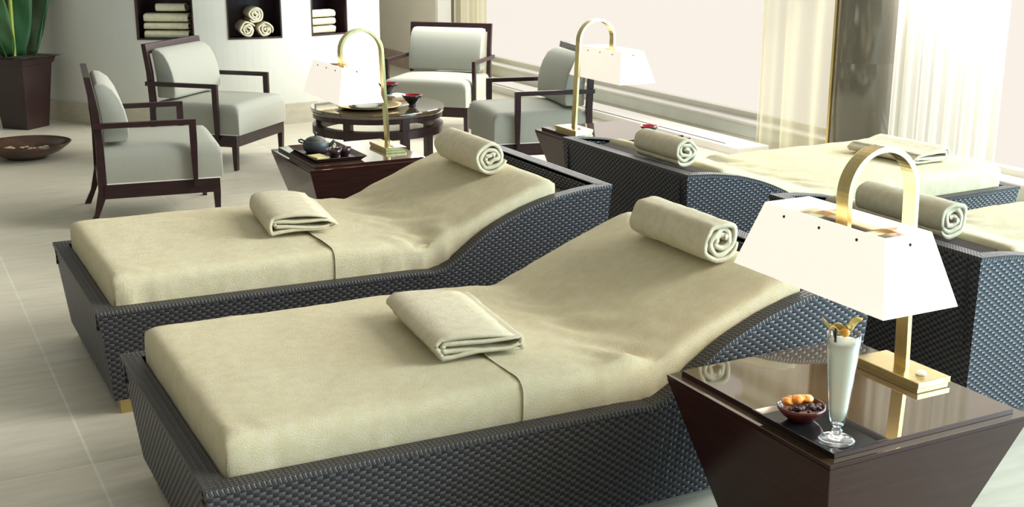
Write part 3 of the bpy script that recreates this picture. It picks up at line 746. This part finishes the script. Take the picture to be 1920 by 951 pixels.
bm = bmesh.new(); box(bm, -.085, .085, -.07, .07, 0, .022); o = link('serving_board', bm, M_BOARD, None, bevel=.003, loc=(3.135, 7.70, ZR), rz=.3); tag(o, 'tan wooden board under the napkin on the round coffee table', 'board')
bm = rbox(-.07, .07, -.06, .06, 0, .014, .005); o = link('white_napkin', bm, M_NAPKIN, None, smooth=True, loc=(3.14, 7.70, ZR+.0222), rz=.4); tag(o, 'white folded napkin stacked on the tan board', 'napkin')
red_bowl((3.10, 7.735, ZR+.0364), 'red-lined black bowl on the white napkin, behind the teapot lamp post')
red_bowl((3.63, 5.375, ZT), 'red-lined black bowl just behind the towel roll on the window-facing lounger', .72)

# ================================================================= ARMCHAIRS
CW = .336
def make_chair(label, c):
    t = thing('armchair', label, 'armchair', (c[0], c[1], 0), radians(c[2]), group=None)
    for s in (-1, 1):
        y0, y1 = (CW-.032, CW) if s > 0 else (-CW, -CW+.032)
        bm = bmesh.new(); prism(bm, [(-.385, 0), (-.350, 0), (-.285, .155), (-.272, .24), (-.272, .43), (-.282, .62), (-.310, .803), (-.344, .803), (-.320, .62), (-.312, .43), (-.318, .20), (-.345, .08)], y0, y1)
        link('rear_leg', bm, M_FRAME, t, bevel=.002)
        bm = bmesh.new(); yy = (y0, y1)
        hexa(bm, [(.284, y0, 0), (.308, y0, 0), (.308, y1, 0), (.284, y1, 0), (.278, y0, .155), (.316, y0, .155), (.316, y1, .155), (.278, y1, .155)])
        link('front_leg', bm, M_FRAME, t, bevel=.002)
        # L-shaped arm standing outside the cushion
        ya, yb = (CW, CW+.026) if s > 0 else (-CW-.026, -CW)
        bm = bmesh.new(); prism(bm, [(-.318, .535), (.168, .535), (.168, .44), (.175, .20), (.196, .20), (.205, .44), (.205, .563), (-.318, .563)], ya, yb)
        link('arm', bm, M_FRAME, t, bevel=.002)
    bm = bmesh.new()
    box(bm, -.30, .316, -CW, -CW+.03, .155, .232); box(bm, -.30, .316, CW-.03, CW, .155, .232); box(bm, .286, .3165, -CW+.03, CW-.03, .155, .232); box(bm, -.31, -.28, -CW+.03, CW-.03, .155, .232)
    link('seat_frame', bm, M_FRAME, t, bevel=.002)
    bm = bmesh.new(); prism(bm, [(-.334, .740), (-.301, .740), (-.310, .803), (-.344, .803)], -CW+.03, CW-.03); link('top_rail', bm, M_FRAME, t, bevel=.002)
    # seat cushion : crowned block with rounded front
    bm = bmesh.new(); nx, ny = 22, 18; X0, X1, W_ = -.272, .335, CW-.006
    prof = [(0, 0), (0, .35), (.0, .7), (.008, .88), (.028, .975), (.055, 1)]
    sx = [(X0+.02*i/1, 1) for i in range(1)]+[(X0+.02+(X1-.055-X0-.02)*i/nx, 1) for i in range(nx)]+[(X1-d, h) for d, h in reversed(prof)]
    sy = [(-W_+d, h) for d, h in prof]+[(-W_+.055+(2*W_-.11)*i/ny, 1) for i in range(1, ny)]+[(W_-d, h) for d, h in reversed(prof)]
    g = []
    for x, hx in sx:
        row = []
        for y, hy in sy:
            h = min(hx, hy); ztop = .425+.018*(1-(y/W_)**2)*(1-((x-.03)/.33)**2)
            if hx < .9 and hy < .9: pass
            row.append(bm.verts.new((x, y, .2325+(ztop-.2325)*h)))
        g.append(row)
    for i in range(len(g)-1):
        for j in range(len(g[0])-1): bm.faces.new((g[i][j], g[i+1][j], g[i+1][j+1], g[i][j+1]))
    bmesh.ops.remove_doubles(bm, verts=bm.verts, dist=1e-4)
    link('seat_cushion', bm, M_UPH, t, smooth=True)
    o_ = bmesh.new(); 
    for s in (-1, 1): box(o_, -.272, .322, s*(CW-.003)-.003, s*(CW-.003)+.003, .232, .237)
    box(o_, .318, .324, -CW, CW, .232, .237); link('piping', o_, M_NAPKIN, t)
    # back cushion, domed front
    prof = [(-.272, .447), (-.150, .447), (-.136, .47), (-.138, .56), (-.150, .62), (-.172, .68), (-.205, .735), (-.245, .765), (-.280, .772), (-.300, .755), (-.290, .70), (-.274, .58)]
    bm = bmesh.new(); W_ = CW-.040; ys = [-W_, -W_+.006, -W_+.03]+[(-W_+.05)+(2*W_-.1)*i/8 for i in range(9)]+[W_-.03, W_-.006, W_]
    cxm, czm = -.22, .62; rings = []
    for y in ys:
        e = 1-.045*max(0, (abs(y)-(W_-.03))/.03)**2
        rings.append([bm.verts.new((cxm+(x-cxm)*e, y, czm+(z-czm)*e)) for x, z in prof])
    for A, B in zip(rings, rings[1:]):
        for k in range(len(prof)): bm.faces.new((A[k], A[(k+1) % len(prof)], B[(k+1) % len(prof)], B[k]))
    bm.faces.new(rings[0][::-1]); bm.faces.new(rings[-1])
    o = link('back_cushion', bm, M_UPH, t, smooth=True, bevel=.006)
    return t
CH = [('grey upholstered armchair at far left, seen from its side', (1.358, 6.921, -7.4)),
      ('grey upholstered armchair in front of the towel niches, angled right', (2.071, 8.27, -44.2)),
      ('grey upholstered armchair facing the camera, behind the round coffee table', (3.908, 8.708, -133.4)),
      ('grey upholstered armchair turned left with its back to the window', (3.804, 7.02, 168.3))]
A0 = make_chair(*CH[0])
for lb, c in CH[1:]:
    o = copy_thing(A0, (c[0], c[1], 0), radians(c[2]), lb)

# ================================================================= NICHE TOWELS
def niche_frame(k):
    n0, n1 = NICHES[k]; a = radians((n0+n1)/2); x, y = wp((n0+n1)/2); return Vector((x, y)), Vector((-sin(a), cos(a))), Vector((-cos(a), -sin(a))), a+pi/2
ZN = NZ0+.0125
def niche_fold(c, u, inn_, rz, du, di, z, name, label, seed, w_=.17, th=.030, L=.22, group=None):
    # rounded folded edge faces out: local x -> into the wall, axis along the wall
    P = c+u*du+inn_*di
    return spiral_towel(name, label, 'towel', th, w_*2, th*.48, 1.6, sx=L/2-th, seed=seed, mt=M_WHITETOWEL, loc=(P.x, P.y, z), rz=rz-pi/2, start=pi*.5, wob=.3, ring=8, group=group)
c, u, n_, rz = niche_frame(0)
for i, (th, z) in enumerate(((.035, 0), (.031, .066), (.040, .124))):
    niche_fold(c, u, n_, rz, .0, .14, ZN+z, 'folded_towel', ['folded towel at the bottom of the stack in the left niche', 'second folded towel up in the left niche stack', 'thick third folded towel up in the left niche stack'][i], 30+i, .172, th)
niche_fold(c, u, n_, rz, .035, .14, ZN+.2005, 'folded_towel', 'narrow towel topmost of the stack in the left niche', 37, .115, .036, .18)
c, u, n_, rz = niche_frame(1)
for i, (du, z, lb) in enumerate(((-.055, 0, 'rolled towel at lower left of the three in the middle niche'), (.085, 0, 'rolled towel at lower right of the three in the middle niche'), (.012, .108, 'rolled towel on top of the other two in the middle niche'))):
    P = c+u*du+n_*.15
    spiral_towel('rolled_towel', lb, 'towel', .067 if i < 2 else .070, .24, .017, 2.9, seed=50+i*3, mt=M_WHITETOWEL, loc=(P.x, P.y, ZN+z), rz=rz-pi, start=-pi/2+i, wob=.6)
c, u, n_, rz = niche_frame(2)
for i, z in enumerate((0, .068, .128)):
    niche_fold(c, u, n_, rz, -.045, .13, ZN+z, 'folded_towel', ['bottom folded towel of the three in the right niche', 'middle folded towel of the three in the right niche', 'top folded towel of the three in the right niche'][i], 70+i, .125, (.036, .031, .036)[i], .2)

# ================================================================= PLANT, POT AND DISHES
pt = thing('potted_plant', 'tall broad-leaved green plant in a dark tapered square pot', 'plant', (1.05, 10.29, 0), radians(43))
bm = bmesh.new(); frustum(bm, 0, 0, .122, .122, 0, .166, .166, .50)
frustum(bm, 0, 0, .176, .176, .4995, .190, .190, .548)
pot = link('pot', bm, M_POT, pt, bevel=.002)
bm = bmesh.new(); frustum(bm, 0, 0, .2, .2, .5482, .225, .225, .556); link('pot_rim', bm, M_POT, pot, bevel=.002)
bm = bmesh.new(); box(bm, -.17, .17, -.17, .17, .5562, .560); link('soil', bm, M_SOIL, pot)
def leaf(base, tip, side, wid, mt, bend=.05, rib=.009, n=22, ribmat=None):
    """broad blade growing from base to tip (local coords before the root's rotation is undone)"""
    base, tip, side = Vector(base), Vector(tip), Vector(side).normalized(); d = tip-base; nrm = d.cross(side).normalized()
    bm = bmesh.new(); rows = []; mid = []
    for i in range(n+1):
        u = i/n; wv = wid*(sin(pi*min(1, .06+.94*u))**.55)*(1-.15*u); c = base+d*u+nrm*bend*sin(pi*u); mid.append(c)
        rows.append([bm.verts.new(c+side*wv*k/5+nrm*(.035*abs(k)/5*wid/.15+.006*sin(u*22+k))) for k in range(-5, 6)])
    for A, B in zip(rows, rows[1:]):
        for k in range(10): bm.faces.new((A[k], A[k+1], B[k+1], B[k]))
    o = link('leaf', bm, mt, pt, smooth=True); s = o.modifiers.new('solid', 'SOLIDIFY'); s.thickness = .0015
    bm = bmesh.new(); tube(bm, [base-d*.02]+mid, [rib]+[rib*(1-.7*i/n) for i in range(n+1)], 8)
    r_ = link('midrib', bm, ribmat or mt, o, smooth=True)
    if ribmat: r_['label'] = 'yellow-green midrib'
Ri = Matrix.Rotation(-radians(43), 3, 'Z')
def W(x, y, z): return Ri@Vector((x-1.05, y-10.29, 0))+Vector((0, 0, z))
CS = Ri@Vector((.886, -.46, 0))
leaf(W(1.01, 10.28, .555), W(1.02, 10.25, 1.75), CS, .17, M_LEAF, .03, .020, ribmat=M_MIDRIB)
leaf(W(1.10, 10.32, .555), W(1.26, 10.42, 1.72), CS, .15, M_LEAFDARK, .05, .008)
leaf(W(.95, 10.22, .555), W(.78, 9.90, 1.45), CS, .13, M_LEAF, -.06, .008)
leaf(W(.99, 10.33, .555), W(.84, 10.5, 1.7), CS, .14, M_LEAFDARK, .05, .008)
leaf(W(1.17, 10.26, .555), W(1.40, 10.20, 1.5), CS, .018, M_LEAF, .03, .006)
def dish(loc, r, label):
    t = thing('floor_dish', label, 'dish', loc, group=None)
    bm = bmesh.new(); lathe(bm, [(0, 0), (r*.42, 0), (r*.46, .012), (r*.75, .045), (r*.95, .088), (r, .105), (r*.97, .107), (r*.90, .090), (r*.7, .052), (r*.42, .026), (0, .022)], 64); link('dish_shell', bm, M_DISH, t, smooth=True)
    return t
d1 = dish((.895, 8.93, 0), .30, 'wide shallow dark wooden dish on the floor in front of the plant pot')
dish((.35, 9.75, 0), .30, 'dark shallow dish at the left picture edge, behind the larger one')
for i in range(16):
    a = random.uniform(0, 2*pi); r_ = .16*math.sqrt(random.random())
    blob('floating_petal', (.895+r_*cos(a), 8.90+r_*sin(a), .045+.14*r_), .017, (1.2, 1, .35), M_PEBBLE, i, 'pale dried petal lying in the wide shallow floor dish', 'petal', 'petals in the floor dish', a)
